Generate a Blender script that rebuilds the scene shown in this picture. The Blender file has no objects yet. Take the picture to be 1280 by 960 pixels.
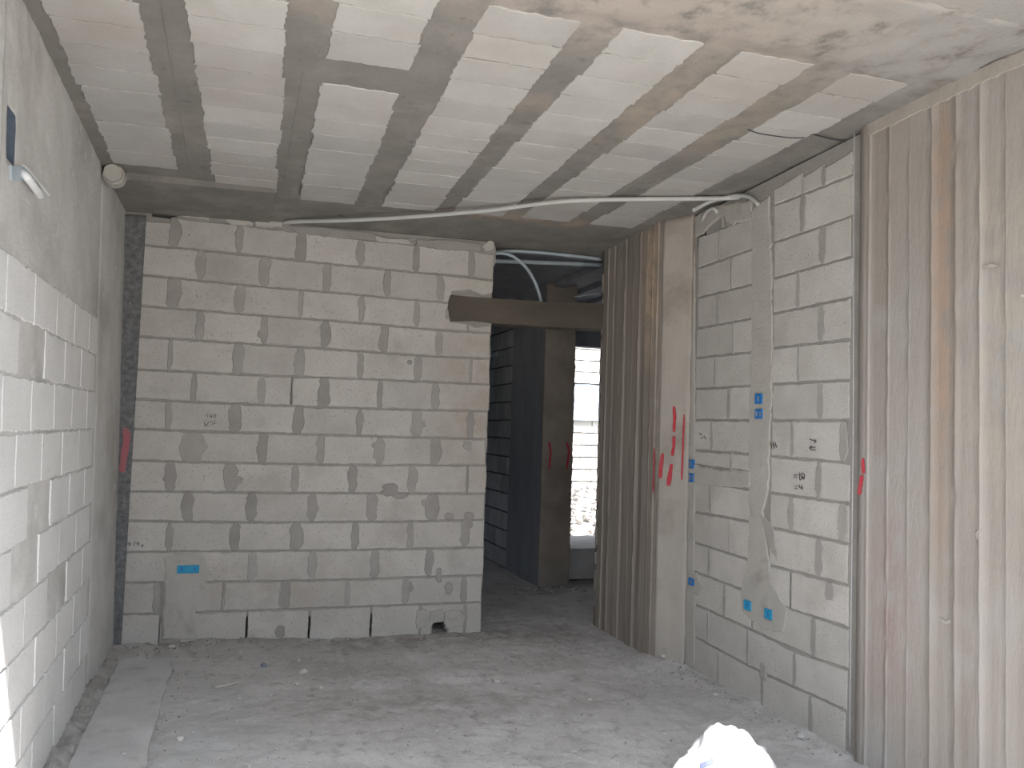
import bpy, bmesh, math, random
from mathutils import Vector, noise, Matrix
random.seed(7)
S = bpy.context.scene
COL = S.collection
V = Vector

# ------------------------------------------------------------------ camera
F_PX = 1017.9
YAW, PITCH, ROLL = math.radians(18.604), math.radians(3.187), math.radians(1.899)
EYE = V((0, 0, 1.5))
cy, sy, cp, sp = math.cos(YAW), math.sin(YAW), math.cos(PITCH), math.sin(PITCH)
FWD = V((sy*cp, cy*cp, sp)); R0 = V((cy, -sy, 0)); U0 = R0.cross(FWD)
RGT = R0*math.cos(ROLL) + U0*math.sin(ROLL); UP = -R0*math.sin(ROLL) + U0*math.cos(ROLL)
cam = bpy.data.cameras.new('camera'); co = bpy.data.objects.new('camera', cam); COL.objects.link(co)
M3 = Matrix((RGT, UP, -FWD)).transposed()
co.matrix_world = Matrix.Translation(EYE) @ M3.to_4x4()
cam.sensor_width = 36; cam.lens = 36*F_PX/1280; cam.clip_start = 0.05; cam.clip_end = 300
S.camera = co

# ------------------------------------------------------------------ light
w = bpy.data.worlds.new('world'); S.world = w; w.use_nodes = True
bg = w.node_tree.nodes['Background']
bg.inputs[1].default_value = 1.0
_n = w.node_tree.nodes; _l = w.node_tree.links
_tc = _n.new('ShaderNodeTexCoord'); _sx = _n.new('ShaderNodeSeparateXYZ'); _rp = _n.new('ShaderNodeValToRGB')
_l.new(_tc.outputs['Generated'], _sx.inputs[0]); _l.new(_sx.outputs['Z'], _rp.inputs[0]); _l.new(_rp.outputs[0], bg.inputs[0])
_rp.color_ramp.elements[0].position = .10; _rp.color_ramp.elements[0].color = (.32, .35, .38, 1)      # low sky dimmed to favour floor over walls; stands for an unseen skyline
_rp.color_ramp.elements[1].position = .45; _rp.color_ramp.elements[1].color = (1.62, 1.75, 1.97, 1)
sun = bpy.data.lights.new('sun', 'SUN'); so = bpy.data.objects.new('sun', sun); COL.objects.link(so)
sun.energy = 7.5; sun.angle = math.radians(0.6); sun.color = (1, 0.96, 0.945)
so.rotation_euler = V((0.25, -0.58, 1.15)).to_track_quat('Z', 'Y').to_euler()
S.view_settings.view_transform = 'Standard'; S.view_settings.look = 'None'
S.view_settings.gamma = 1; S.view_settings.use_curve_mapping = False
S.view_settings.exposure = 0.8

# ------------------------------------------------------------------ surveying: photo pixel -> point on a real plane
def ray(x, y): return FWD + RGT*((x-640)/F_PX) - UP*((y-480)/F_PX)
YB = 5.811; XR = 2.827; XP = 2.69
def onY(x, y, Y=YB): d = ray(x, y); return EYE + d*(Y/d.y)
def onX(x, y, X=XR): d = ray(x, y); return EYE + d*(X/d.x)
def onZ(x, y, z=0.02): d = ray(x, y); return EYE + d*((z-1.5)/d.z)
def zc(X, Y): return 2.91 + .022*(X-1.8) - .03*(Y-5.81)
NC = V((-.022, .03, 1)); KC = 2.91 - .022*1.8 + .03*5.81
def onC(x, y, drop=0):
    d = ray(x, y); return EYE + d*((KC-drop-NC.dot(EYE))/NC.dot(d))

# ------------------------------------------------------------------ materials
def mat(name, c1, c2=None, scale=6, bump=.3, bscale=60, rough=.95, stretch=(1, 1, 1), island=0, spots=None, fine=.12, streak=None, pores=0, stain=None):
    m = bpy.data.materials.new(name); m.use_nodes = True; nt = m.node_tree; N = nt.nodes; L = nt.links
    b = N['Principled BSDF']; b.inputs['Roughness'].default_value = rough
    b.inputs['Specular IOR Level'].default_value = .2
    tc = N.new('ShaderNodeTexCoord'); mp = N.new('ShaderNodeMapping'); mp.inputs['Scale'].default_value = stretch
    L.new(tc.outputs['Object'], mp.inputs[0])
    def nz(sc, det=6, r=.6, vec=mp):
        n = N.new('ShaderNodeTexNoise'); n.inputs['Scale'].default_value = sc; n.inputs['Detail'].default_value = det
        n.inputs['Roughness'].default_value = r; L.new(vec.outputs[0], n.inputs['Vector']); return n
    def mix(fac, a, c, mode='MIX'):
        x = N.new('ShaderNodeMix'); x.data_type = 'RGBA'; x.blend_type = mode
        if isinstance(fac, (int, float)): x.inputs[0].default_value = fac
        else: L.new(fac, x.inputs[0])
        for i, s in ((6, a), (7, c)):
            if isinstance(s, tuple): x.inputs[i].default_value = (*s, 1) if len(s) == 3 else s
            else: L.new(s, x.inputs[i])
        return x.outputs[2]
    def ramp(src, lo, hi):
        r = N.new('ShaderNodeMapRange'); r.inputs[1].default_value = lo; r.inputs[2].default_value = hi
        L.new(src, r.inputs[0]); return r.outputs[0]
    c2 = c2 or tuple(v*.8 for v in c1)
    col = mix(ramp(nz(scale).outputs[0], .32, .68), c1, c2)
    f = nz(140, 3, .7, tc_obj := tc_wrap(N, L, tc))
    col = mix(fine, col, mixgray(N, L, f), 'OVERLAY')
    if island:
        g = N.new('ShaderNodeNewGeometry'); r = ramp(g.outputs['Random Per Island'], 0, 1)
        mr = N.new('ShaderNodeMapRange'); mr.inputs[3].default_value = 1-island; mr.inputs[4].default_value = 1+island
        L.new(r, mr.inputs[0]); cb = N.new('ShaderNodeCombineColor')
        for i in range(3): L.new(mr.outputs[0], cb.inputs[i])
        col = mix(1.0, col, cb.outputs[0], 'MULTIPLY')
    if streak:
        sc, colr, lo, hi, vec = streak
        mp2 = N.new('ShaderNodeMapping'); mp2.inputs['Scale'].default_value = vec; L.new(tc.outputs['Object'], mp2.inputs[0])
        n2 = nz(sc, 4, .55, mp2); col = mix(ramp(n2.outputs[0], lo, hi), col, colr)
    if spots:
        for sc, colr, lo, hi in spots:
            n2 = nz(sc, 5, .6, tc_obj); col = mix(ramp(n2.outputs[0], lo, hi), col, colr)
    if stain:
        for (cx, cyy, cz, rx, ry, rz, colr, k) in stain:
            mp3 = N.new('ShaderNodeMapping'); mp3.vector_type = 'TEXTURE'
            mp3.inputs['Location'].default_value = (cx, cyy, cz); mp3.inputs['Scale'].default_value = (rx, ry, rz)
            L.new(tc.outputs['Object'], mp3.inputs[0])
            gl = N.new('ShaderNodeTexGradient'); gl.gradient_type = 'SPHERICAL'; L.new(mp3.outputs[0], gl.inputs[0])
            ml = N.new('ShaderNodeMath'); ml.operation = 'MULTIPLY'; L.new(gl.outputs['Fac'], ml.inputs[0])
            n3 = nz(7, 5, .65, tc_obj); L.new(ramp(n3.outputs[0], .35, .6), ml.inputs[1])
            m2 = N.new('ShaderNodeMath'); m2.operation = 'MULTIPLY'; m2.use_clamp = True; L.new(ml.outputs[0], m2.inputs[0]); m2.inputs[1].default_value = k
            col = mix(m2.outputs[0], col, colr)
    if pores:
        v = N.new('ShaderNodeTexNoise'); v.inputs['Scale'].default_value = 95; v.inputs['Detail'].default_value = 1; L.new(tc.outputs['Object'], v.inputs['Vector'])
        col = mix(ramp(v.outputs[0], .66, .72), col, tuple(x*(1-pores) for x in c1))
    L.new(col, b.inputs['Base Color'])
    bn = nz(bscale, 6, .7); bp = N.new('ShaderNodeBump'); bp.inputs['Strength'].default_value = bump; bp.inputs['Distance'].default_value = .012
    L.new(bn.outputs[0], bp.inputs['Height']); L.new(bp.outputs[0], b.inputs['Normal'])
    return m
def tc_wrap(N, L, tc):
    mp = N.new('ShaderNodeMapping'); L.new(tc.outputs['Object'], mp.inputs[0]); return mp
def mixgray(N, L, n): return n.outputs['Fac']

BLOCK = mat('block_face', (.51, .495, .465), (.44, .425, .395), 5, .35, 90, island=.07, pores=.4, stain=[(1.65, 5.8, 1.7, .4, .3, 1.2, (.41, .365, .32), 1.2), (.3, 5.8, .35, 1.1, .3, .35, (.40, .37, .335), 1.1)], spots=[(2.2, (.36, .335, .31), .58, .8)])
MORT = mat('mortar', (.345, .33, .305), (.28, .268, .248), 9, .6, 45, island=0)
SMEAR = mat('smeared_mortar', (.36, .345, .32), (.30, .29, .27), 7, .45, 60, island=.09)
PLASTER = mat('patch_mortar', (.45, .435, .40), (.39, .375, .345), 6, .45, 50, spots=[(5, (.29, .275, .25), .58, .75)])
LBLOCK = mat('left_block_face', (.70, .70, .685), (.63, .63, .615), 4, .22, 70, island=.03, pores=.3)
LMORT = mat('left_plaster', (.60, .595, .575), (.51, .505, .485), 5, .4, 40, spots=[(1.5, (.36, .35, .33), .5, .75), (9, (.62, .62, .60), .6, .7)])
CBLOCK = mat('ceiling_block_face', (.44, .432, .412), (.385, .376, .354), 4, .28, 80, island=.09, spots=[(1.3, (.37, .335, .30), .5, .75)])
JOIST = mat('ceiling_concrete', (.235, .226, .207), (.185, .178, .162), 5, .5, 40, spots=[(2.3, (.28, .265, .24), .52, .7), (1.6, (.30, .255, .215), .62, .8), (11, (.15, .143, .132), .62, .72)],
            stain=[(1.3, 2.45, 2.99, 1.0, .5, .5, (.36, .32, .285), 2.0), (2.3, 2.2, 3.0, 1.0, .65, .5, (.36, .33, .295), 2.4), (2.1, 1.95, 3.0, 1.5, .7, .6, (.36, .325, .285), 1.6),
                   (2.6, 2.2, 3.0, .8, 1.0, .5, (.33, .325, .31), 1.8), (1.8, 5.15, 2.93, .75, .16, .4, (.34, .28, .225), 1.8), (1.9, 3.2, 2.99, .7, .8, .4, (.31, .27, .225), 1.5)])
BOARD = mat('board_marked_concrete', (.365, .335, .305), (.315, .288, .26), 3, .4, 60, stretch=(1, 1, .25),
            streak=(5, (.28, .25, .22), .44, .66, (1, 2.0, .05)), spots=[(1.8, (.36, .345, .325), .5, .7)],
            stain=[(2.8, 2.66, 2.2, .3, .07, 1.6, (.35, .265, .205), 1.7), (2.8, 2.95, .75, .3, .2, .6, (.32, .255, .235), 1.3), (2.8, 2.35, 1.9, .3, .3, 1.2, (.37, .335, .285), 1.3)])
PBOARD = mat('passage_concrete', (.34, .305, .27), (.27, .24, .21), 3, .3, 60, stretch=(1, 1, .2),
             streak=(9, (.19, .165, .145), .45, .7, (1, 1.5, .05)),
             stain=[(2.7, 5.03, 2.55, .3, .16, .75, (.45, .36, .27), 1.6), (2.7, 4.85, 1.2, .3, .2, 1.0, (.24, .21, .18), 1.6)])
PEND = mat('smooth_concrete', (.42, .39, .35), (.35, .325, .29), 4, .35, 50, stretch=(1, 1, .4), spots=[(3, (.29, .26, .23), .5, .7)])
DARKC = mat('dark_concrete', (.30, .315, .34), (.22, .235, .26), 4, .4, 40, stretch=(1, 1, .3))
FLOOR = mat('dusty_floor', (.56, .54, .52), (.46, .44, .425), 2.5, .7, 30, spots=[(1.1, (.36, .335, .315), .5, .72), (9, (.33, .31, .29), .55, .7), (26, (.66, .65, .63), .62, .72), (14, (.29, .275, .255), .62, .72), (3.3, (.44, .42, .39), .58, .75)], fine=.3,
            stain=[(-.1, 3.9, 0, .55, 1.9, .5, (.50, .50, .49), 1.5), (1.0, 4.4, 0, 1.3, .4, .4, (.30, .275, .25), .9), (2.5, 3.5, 0, .5, 1.6, .4, (.42, .41, .40), 1.1), (1.2, 5.7, 0, 2.4, .45, .4, (.30, .275, .25), 1.2)])
SCREED = mat('screed', (.57, .56, .55), (.49, .485, .475), 3, .6, 40, spots=[(8, (.42, .41, .395), .56, .7), (2.2, (.62, .61, .60), .5, .7)], fine=.3)
RUBBLE = mat('rubble', (.50, .485, .46), (.38, .365, .34), 12, .8, 40, island=.25)
EPS = mat('rough_joint_fill', (.26, .265, .27), (.12, .125, .13), 30, 1.0, 70, spots=[(60, (.36, .36, .36), .62, .7)])
PIPE = mat('grey_conduit_plastic', (.50, .51, .49), (.44, .45, .43), 8, .05, 30, rough=.5)
PIPED = mat('blue_grey_conduit_plastic', (.42, .48, .52), (.36, .42, .46), 8, .05, 30, rough=.5)
WHITEP = mat('white_conduit_plastic', (.75, .77, .77), (.68, .70, .70), 8, .05, 30, rough=.45)
BLUE = mat('blue_box_plastic', (.03, .26, .46), (.04, .32, .52), 30, .1, 40, rough=.5)
BLUED = mat('deep_blue_box_plastic', (.02, .15, .42), (.03, .2, .5), 60, .2, 40, rough=.5)
RED = mat('red_spray_paint', (.50, .035, .06), (.42, .08, .09), 40, .1, 40, rough=.8)
PINK = mat('faded_pink_paint', (.42, .13, .16), (.34, .16, .17), 30, .3, 60, rough=.9)
PENCIL = mat('dark_marker_ink', (.06, .06, .065), (.09, .09, .09), 60, 0, 40)
LINTEL = mat('dark_lintel_concrete', (.125, .108, .09), (.085, .074, .062), 5, .5, 50, stretch=(.4, 1, 1))
SACK = mat('white_sack_plastic', (.93, .93, .93), (.88, .89, .90), 6, .1, 20, rough=.5)
SPRINT = mat('grey_blue_print', (.16, .19, .33), (.24, .27, .42), 20, .05, 20)
WIRE = mat('galvanised_wire', (.42, .42, .42), (.34, .34, .34), 30, 0, 30, rough=.45)
STICK = mat('pale_stick', (.55, .52, .46), (.45, .42, .38), 20, .2, 30)
OUTG = mat('outdoor_earth', (.50, .46, .40), (.40, .37, .32), 1.2, .6, 12)
OUTW = mat('outdoor_blockwork', (.62, .60, .56), (.54, .52, .48), 3, .3, 40, island=.1)
OUTM = mat('outdoor_mortar', (.20, .19, .17), (.15, .14, .13), 6, .4, 40)
BLUELUMP = mat('bluish_lump', (.19, .20, .28), (.26, .27, .32), 20, .3, 30)

# ------------------------------------------------------------------ mesh helpers
def link(name, bm, mats, parent=None, smooth=False):
    me = bpy.data.meshes.new(name); bm.to_mesh(me); bm.free()
    for m in (mats if isinstance(mats, (list, tuple)) else [mats]): me.materials.append(m)
    if smooth:
        for p in me.polygons: p.use_smooth = True
    o = bpy.data.objects.new(name, me); COL.objects.link(o)
    if parent: o.parent = parent
    return o
def struct(name, bm, mats, smooth=False):
    o = link(name, bm, mats, None, smooth); o['kind'] = 'structure'; return o
def tag(o, label, cat, group=None):
    o['label'] = label; o['category'] = cat
    if group: o['group'] = group
    return o
def quad(bm, a, b, c, d, n=None, mi=0):
    vs = [bm.verts.new(p) for p in (a, b, c, d)]; f = bm.faces.new(vs); f.material_index = mi
    f.normal_update()
    if n is not None and f.normal.dot(n) < 0: f.normal_flip()
    return f
def box(bm, lo, hi, mi=0):
    x0, y0, z0 = lo; x1, y1, z1 = hi
    vs = [bm.verts.new(p) for p in ((x0,y0,z0),(x1,y0,z0),(x1,y1,z0),(x0,y1,z0),(x0,y0,z1),(x1,y0,z1),(x1,y1,z1),(x0,y1,z1))]
    for q in ((0,3,2,1),(4,5,6,7),(0,1,5,4),(1,2,6,5),(2,3,7,6),(3,0,4,7)):
        bm.faces.new([vs[i] for i in q]).material_index = mi
def area2(p): return sum(p[i][0]*p[(i+1) % len(p)][1]-p[(i+1) % len(p)][0]*p[i][1] for i in range(len(p)))/2
class Plane:
    def __init__(s, O, u, v): s.O, s.u, s.v = V(O), V(u), V(v); s.n = s.u.cross(s.v).normalized()
    def at(s, a, b, h=0): return s.O + s.u*a + s.v*b + s.n*h
def ragged(poly, step=.03, amp=.003, seed=0):
    out = []; n = len(poly)
    for i in range(n):
        a, b = poly[i], poly[(i+1) % n]; d = math.hypot(b[0]-a[0], b[1]-a[1]); k = max(1, int(d/step))
        for j in range(k):
            t = j/k; x = a[0]+(b[0]-a[0])*t; y = a[1]+(b[1]-a[1])*t
            out.append((x+noise.noise(V((x*31+seed, y*31, 1.3)))*amp*2, y+noise.noise(V((x*31+seed, y*31, 7.7)))*amp*2))
    return out
def patch(bm, pl, poly, h0, h1, mi=0, bevel=.006, rag=.003, step=.03, tilt=(0, 0)):
    """solid raised patch lying on plane pl, outline poly in plane coordinates"""
    if area2(poly) < 0: poly = poly[::-1]
    if rag: poly = ragged(poly, step, rag, random.random()*50)
    cx = sum(p[0] for p in poly)/len(poly); cyy = sum(p[1] for p in poly)/len(poly)
    n = len(poly); rings = []
    for h, ins in ((h0, 0), (h1-(h1-h0)*.35, 0), (h1, bevel)):
        r = []
        for i, (x, y) in enumerate(poly):
            if ins:
                ax, ay = poly[i-1]; bx, by = poly[(i+1) % n]; tx, ty = bx-ax, by-ay; l = math.hypot(tx, ty) or 1
                x, y = x-ty/l*ins, y+tx/l*ins
            dh = (x-cx)*tilt[0]+(y-cyy)*tilt[1] if h != h0 else 0
            r.append(bm.verts.new(pl.at(x, y, h+dh)))
        rings.append(r)
    for k in range(2):
        for i in range(n):
            j = (i+1) % n; bm.faces.new((rings[k][i], rings[k][j], rings[k+1][j], rings[k+1][i])).material_index = mi
    bm.faces.new(rings[2]).material_index = mi
def extrude_poly(bm, pl, poly, h0, h1, mi=0):
    if area2(poly) < 0: poly = poly[::-1]
    a = [bm.verts.new(pl.at(x, y, h0)) for x, y in poly]; b = [bm.verts.new(pl.at(x, y, h1)) for x, y in poly]
    n = len(poly)
    for i in range(n): bm.faces.new((a[i], a[(i+1) % n], b[(i+1) % n], b[i])).material_index = mi
    bm.faces.new(b).material_index = mi; bm.faces.new(a[::-1]).material_index = mi
def relief(bm, pl, us, vs, h, depth, mi=0, mfun=None):
    """height-field slab: front surface h(u,v), with sides and a flat back at -depth"""
    G = [[bm.verts.new(pl.at(a, b, h(a, b))) for b in vs] for a in us]
    for i in range(len(us)-1):
        for j in range(len(vs)-1):
            f = bm.faces.new((G[i][j], G[i+1][j], G[i+1][j+1], G[i][j+1])); f.material_index = mfun((us[i]+us[i+1])/2, (vs[j]+vs[j+1])/2) if mfun else mi
            f.smooth = True
    rim = [G[i][0] for i in range(len(us))]+[G[-1][j] for j in range(1, len(vs))]+[G[i][-1] for i in range(len(us)-2, -1, -1)]+[G[0][j] for j in range(len(vs)-2, 0, -1)]
    back = []
    for vt in rim:
        d = (vt.co-pl.O).dot(pl.n); back.append(bm.verts.new(vt.co-pl.n*(d+depth)))
    n = len(rim)
    for i in range(n): bm.faces.new((rim[(i+1) % n], rim[i], back[i], back[(i+1) % n])).material_index = mi
    bm.faces.new(back[::-1]).material_index = mi
def frange(a, b, st):
    n = max(1, round((b-a)/st)); return [a+(b-a)*i/n for i in range(n+1)]
def fbm(x, y, z=0, o=4):
    return noise.fractal(V((x, y, z)), 1.0, 2.0, o)
def tube(bm, pts, r, seg=10, mi=0, taper=None):
    P = []
    for i in range(len(pts)-1):      # catmull-rom
        p0 = pts[max(i-1, 0)]; p1 = pts[i]; p2 = pts[i+1]; p3 = pts[min(i+2, len(pts)-1)]
        for k in range(6):
            t = k/6; P.append(.5*((2*p1)+(p2-p0)*t+(2*p0-5*p1+4*p2-p3)*t*t+(3*p1-p0-3*p2+p3)*t**3))
    P.append(pts[-1]); prev = None; rings = []
    for i, p in enumerate(P):
        t = (P[min(i+1, len(P)-1)]-P[max(i-1, 0)]).normalized()
        if prev is None: a = t.orthogonal().normalized()
        else: a = (prev-t*prev.dot(t)).normalized()
        prev = a; b = t.cross(a)
        rings.append([bm.verts.new(p+(a*math.cos(q)+b*math.sin(q))*r) for q in [2*math.pi*s/seg for s in range(seg)]])
    for i in range(len(rings)-1):
        for s in range(seg):
            f = bm.faces.new((rings[i][s], rings[i][(s+1) % seg], rings[i+1][(s+1) % seg], rings[i+1][s])); f.smooth = True; f.material_index = mi
    bm.faces.new(rings[0][::-1]).material_index = mi; bm.faces.new(rings[-1]).material_index = mi
def oval(cx, z0, z1, wd, seed):
    pts = []; zc_ = (z0+z1)/2; hz = abs(z1-z0)/2
    for i in range(18):
        a = 2*math.pi*i/18; s, c = math.sin(a), math.cos(a)
        k = 1+.5*noise.noise(V((seed*3.7, c*1.3, s*2.2)))+.12*noise.noise(V((seed*1.7, c*4, s*6)))
        pts.append((cx+math.copysign(abs(c)**.75, c)*wd/2*k, zc_+math.copysign(abs(s)**.65, s)*hz*.99))
    return pts

# ================================================================== SETTING
# ---- floor
PF = Plane((0, 0, 0), (1, 0, 0), (0, 1, 0))
def floor_h(x, y):
    h = .012*fbm(x*1.1, y*1.1, 3)+.008*fbm(x*5, y*5, 9)+.005*fbm(x*17, y*17, 5)
    e = 4.75+.05*math.sin(x*1.7)+.04*noise.noise(V((x*3, 1, 1)))
    if x > .7: h += .018/(1+math.exp(-(y-e)/.03))-.009       # worn edge of the back pour
    d = max(0, 1-(YB-y)/.5)
    if y < YB and x < .9: h += .05*d*max(0, min(1, (.9-x)/.8))*(1+.6*noise.noise(V((x*4, y*4, 0))))
    if y < 5.0 and x > 2.5: h += .03*max(0, (x-2.5)/.3)*(1+.5*noise.noise(V((x*5, y*5, 2))))
    return h
bm = bmesh.new()
xs = frange(-.8, 2.9, .02)
relief(bm, PF, xs, frange(2.4, 6.1, .02), floor_h, .2)
box(bm, (-1.0, -.6, -.2), (3.05, 2.4, -.002))
relief(bm, PF, frange(-.8, 4.7, .05), frange(6.04, 9.8, .05), lambda x, y: (.012*fbm(x*1.5, y*1.5)+.01*fbm(x*8, y*8))*min(1, max(0, y-6.1)*3)-.022*max(0, 1-(y-6.04)*4), .17)
struct('floor', bm, FLOOR)

bm = bmesh.new()          # raised threshold slab by the rear opening
relief(bm, Plane((0, 0, .32), (1, 0, 0), (0, 1, 0)), frange(3.15, 4.6, .06), frange(7.62, 8.6, .06), lambda x, y: .006*fbm(x*6, y*6), .3)
struct('trim_1', bm, SCREED)

# ---- ceiling
PC = Plane((0, 0, KC), (1, 0, .022), (0, -1, .03))      # normal points down into the room; v = -Y
PC.n = -V((-.022, .03, 1)).normalized()
bm = bmesh.new()
strips = [(-.72, -.40, 4.86), (-.24, .11, 5.12), (.26, .60, 5.20), (.775, 1.125, 5.18), (1.28, 1.62, 5.14), (1.79, 2.135, 5.12), (2.315, 2.63, 5.12)]
def ceil_h(a, b):
    Y = -b; h = .003*fbm(a*5, Y*5, 2)+.0015*fbm(a*30, Y*30, 4)
    for sx0, sx1, sy in strips:
        if sx0+.05 < a < sx1-.05 and 2.74 < Y < sy-.1 and not (sx0 == .26 and 3.16 < Y < 3.56): return -.05
    if Y < 2.62: h += .006+.014*fbm(a*2.2, Y*2.2, 8)+.010*fbm(a*12, Y*12, 1)
    return h
relief(bm, PC, frange(-.95, 3.0, .04), frange(-6.05, -2.15, .04), ceil_h, .25)
extrude_poly(bm, PC, [(-.95, -2.1), (-.95, -2.16), (3.0, -2.16), (3.0, -1.75)], -.25, .006)  # unseen front edge, slanted to let more sun in at the left
random.seed(21)
for si, (x0, x1, yend) in enumerate(strips):
    y = 2.66+random.uniform(-.02, .02); first = True
    if si == 2: y = 2.62
    while y < yend-.05:
        y2 = min(y+.2+random.uniform(-.006, .006), yend)
        if si == 2 and y < 3.26 < y2+.06: y2 = 3.255
        if yend-y2 < .06: y2 = yend
        jl, jr = random.uniform(-.008, .008), random.uniform(-.008, .008)
        drift = {0: .025, 1: .05, 2: .05, 3: .04, 6: -.06, 5: -.04}.get(si, 0)*(y-3)/2
        gap = random.choice([.0015, .002, .003, .006])
        patch(bm, PC, [(x0+jl+drift, -y-gap), (x1+jr+drift, -y-gap), (x1+jr+drift, -y2+gap), (x0+jl+drift, -y2+gap)], -.012, .0035+random.uniform(0, .0022), 1,
              .002, .0055, .022, (random.uniform(-.004, .004), random.uniform(-.008, .008)))
        y = y2
        if si == 2 and abs(y-3.255) < .01: y = 3.48
# concrete fins left by the joist forms
for fx, ya, yb in ((-.32, 3.0, 4.9), (.19, 3.4, 5.0), (1.72, 3.2, 4.2)):
    patch(bm, PC, [(fx-.004, -ya), (fx+.004, -ya), (fx+.010, -yb), (fx+.002, -yb)], -.004, .0025, 0, .003, .002, .03)
struct('ceiling', bm, [JOIST, CBLOCK])

bm = bmesh.new()         # down-stand lip of the ring beam at the left end of the back wall
extrude_poly(bm, Plane((0, 5.02, 0), (1, 0, 0), (0, 0, 1)), [(-.75, 2.84), (.15, 2.865), (.15, 2.93), (-.75, 2.93)], -.8, 0)
patch(bm, Plane((0, 5.02, 0), (1, 0, 0), (0, 0, 1)), [(-.66, 2.853), (-.45, 2.858), (-.33, 2.868), (-.33, 2.893), (-.66, 2.885)], 0, .008, 0, .004, .006)
struct('trim_2', bm, [JOIST, CBLOCK])

# ---- back wall
PB = Plane((0, YB, 0), (1, 0, 0), (0, 0, 1))
def b_uv(x, y): p = onY(x, y); return (p.x, p.z)
BL = {1: [(170,305),(212,309),(300,317.5),(377,326),(482,337),(585,346),(612,350)],
 2: [(167,342.5),(245,350),(332,359),(440,367.5),(550,378),(612,383)], 3: [(167,381),(295,392),(440,402.5),(547,412.5),(610,416)],
 4: [(165,420),(332,431),(440,438),(550,446),(612,448)], 5: [(161,461),(237,464.5),(330,469.5),(440,473),(512,476),(610,480.5)],
 6: [(159,498),(255,503),(365,507.5),(440,510),(535,512.5),(612,514)], 7: [(159,535),(240,539),(440,544.5),(550,547.5),(610,549)],
 8: [(161,575),(260,578),(440,581.5),(610,581.5)], 9: [(162,614),(300,615.5),(440,616.5),(607,617)],
 10: [(157,650.5),(270,653),(440,652.5),(550,651),(607,649.5)], 11: [(152,690),(290,689),(440,687.5),(512,686),(605,684)],
 12: [(152,728),(275,727.5),(350,726),(440,724.5),(507,722),(605,719)], 13: [(150,768),(195,767),(290,764),(437,759),(512,756),(602,752.5)]}
BL = {k: [b_uv(*q) for q in v] for k, v in BL.items()}
def interp(L, u):
    if u <= L[0][0]: a, b = L[0], L[1]
    elif u >= L[-1][0]: a, b = L[-2], L[-1]
    else:
        for a, b in zip(L, L[1:]):
            if a[0] <= u <= b[0]: break
    t = (u-a[0])/(b[0]-a[0]); return a[1]+(b[1]-a[1])*t
def bz(k, u):
    if k == 0: return interp(BL[1], u)+.2
    if k == 14: return interp(BL[13], u)-.2
    return interp(BL[k], u)
BJ = [ # vertical joints per course: (px, smear width px)
 [(217,14),(300,10),(377,16),(451,12),(522,10),(589,10)], [(250,12),(332,14),(409,12),(485,10),(551,12)],
 [(217,18),(299,14),(377,8),(452,8),(522,8),(586,9)], [(250,11),(330,10),(407,12),(480,14),(549,10)],
 [(212,6),(297,16),(375,14),(451,10),(522,12),(589,6)], [(242,8),(327,10),(365,3),(406,16),(476,8),(545,12)],
 [(211,9),(295,16),(373,14),(450,10),(521,16),(587,10)], [(240,28),(329,14),(402,10),(475,14),(544,16)],
 [(212,14),(289,18),(369,10),(442,12),(515,14),(584,4)], [(235,16),(315,14),(390,14),(465,14),(540,20)],
 [(212,9),(295,14),(371,17),(444,10),(514,11),(581,14)], [(226,40),(317,12),(391,12),(469,13),(537,12)],
 [(197,8),(218,30),(280,4),(357,14),(435,8),(507,11),(580,10)], [(201,3),(225,40),(309,0),(387,0),(464,0),(525,6),(581,6)]]
bm = bmesh.new()
XE = 1.775
def slot(px, ptop, wd):
    u = b_uv(px, ptop)[0]; z = b_uv(px, ptop)[1]; return [(u-wd, -.1), (u-wd, z), (u+wd, z-.005), (u+wd, -.1)]
edge = [(XE+.012*noise.noise(V((z*9, 0, 3)))+(.02 if z > 2.75 else 0), z) for z in frange(-.1, 2.86, .05)]
top = [(XE, zc(XE, YB)-.005), (-.44, 2.862), (-.445, 2.82), (-.595, 2.825), (-.6, 2.87), (-.86, 2.87), (-.86, -.1)]
bot = slot(309, 770, .009)+slot(387, 770, .008)+slot(464, 766, .008)+[(1.41, -.1), (1.41, .085), (1.50, .095), (1.52, .07), (1.52, -.1)]
extrude_poly(bm, PB, edge+top+bot, -.19, 0, 0)
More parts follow.
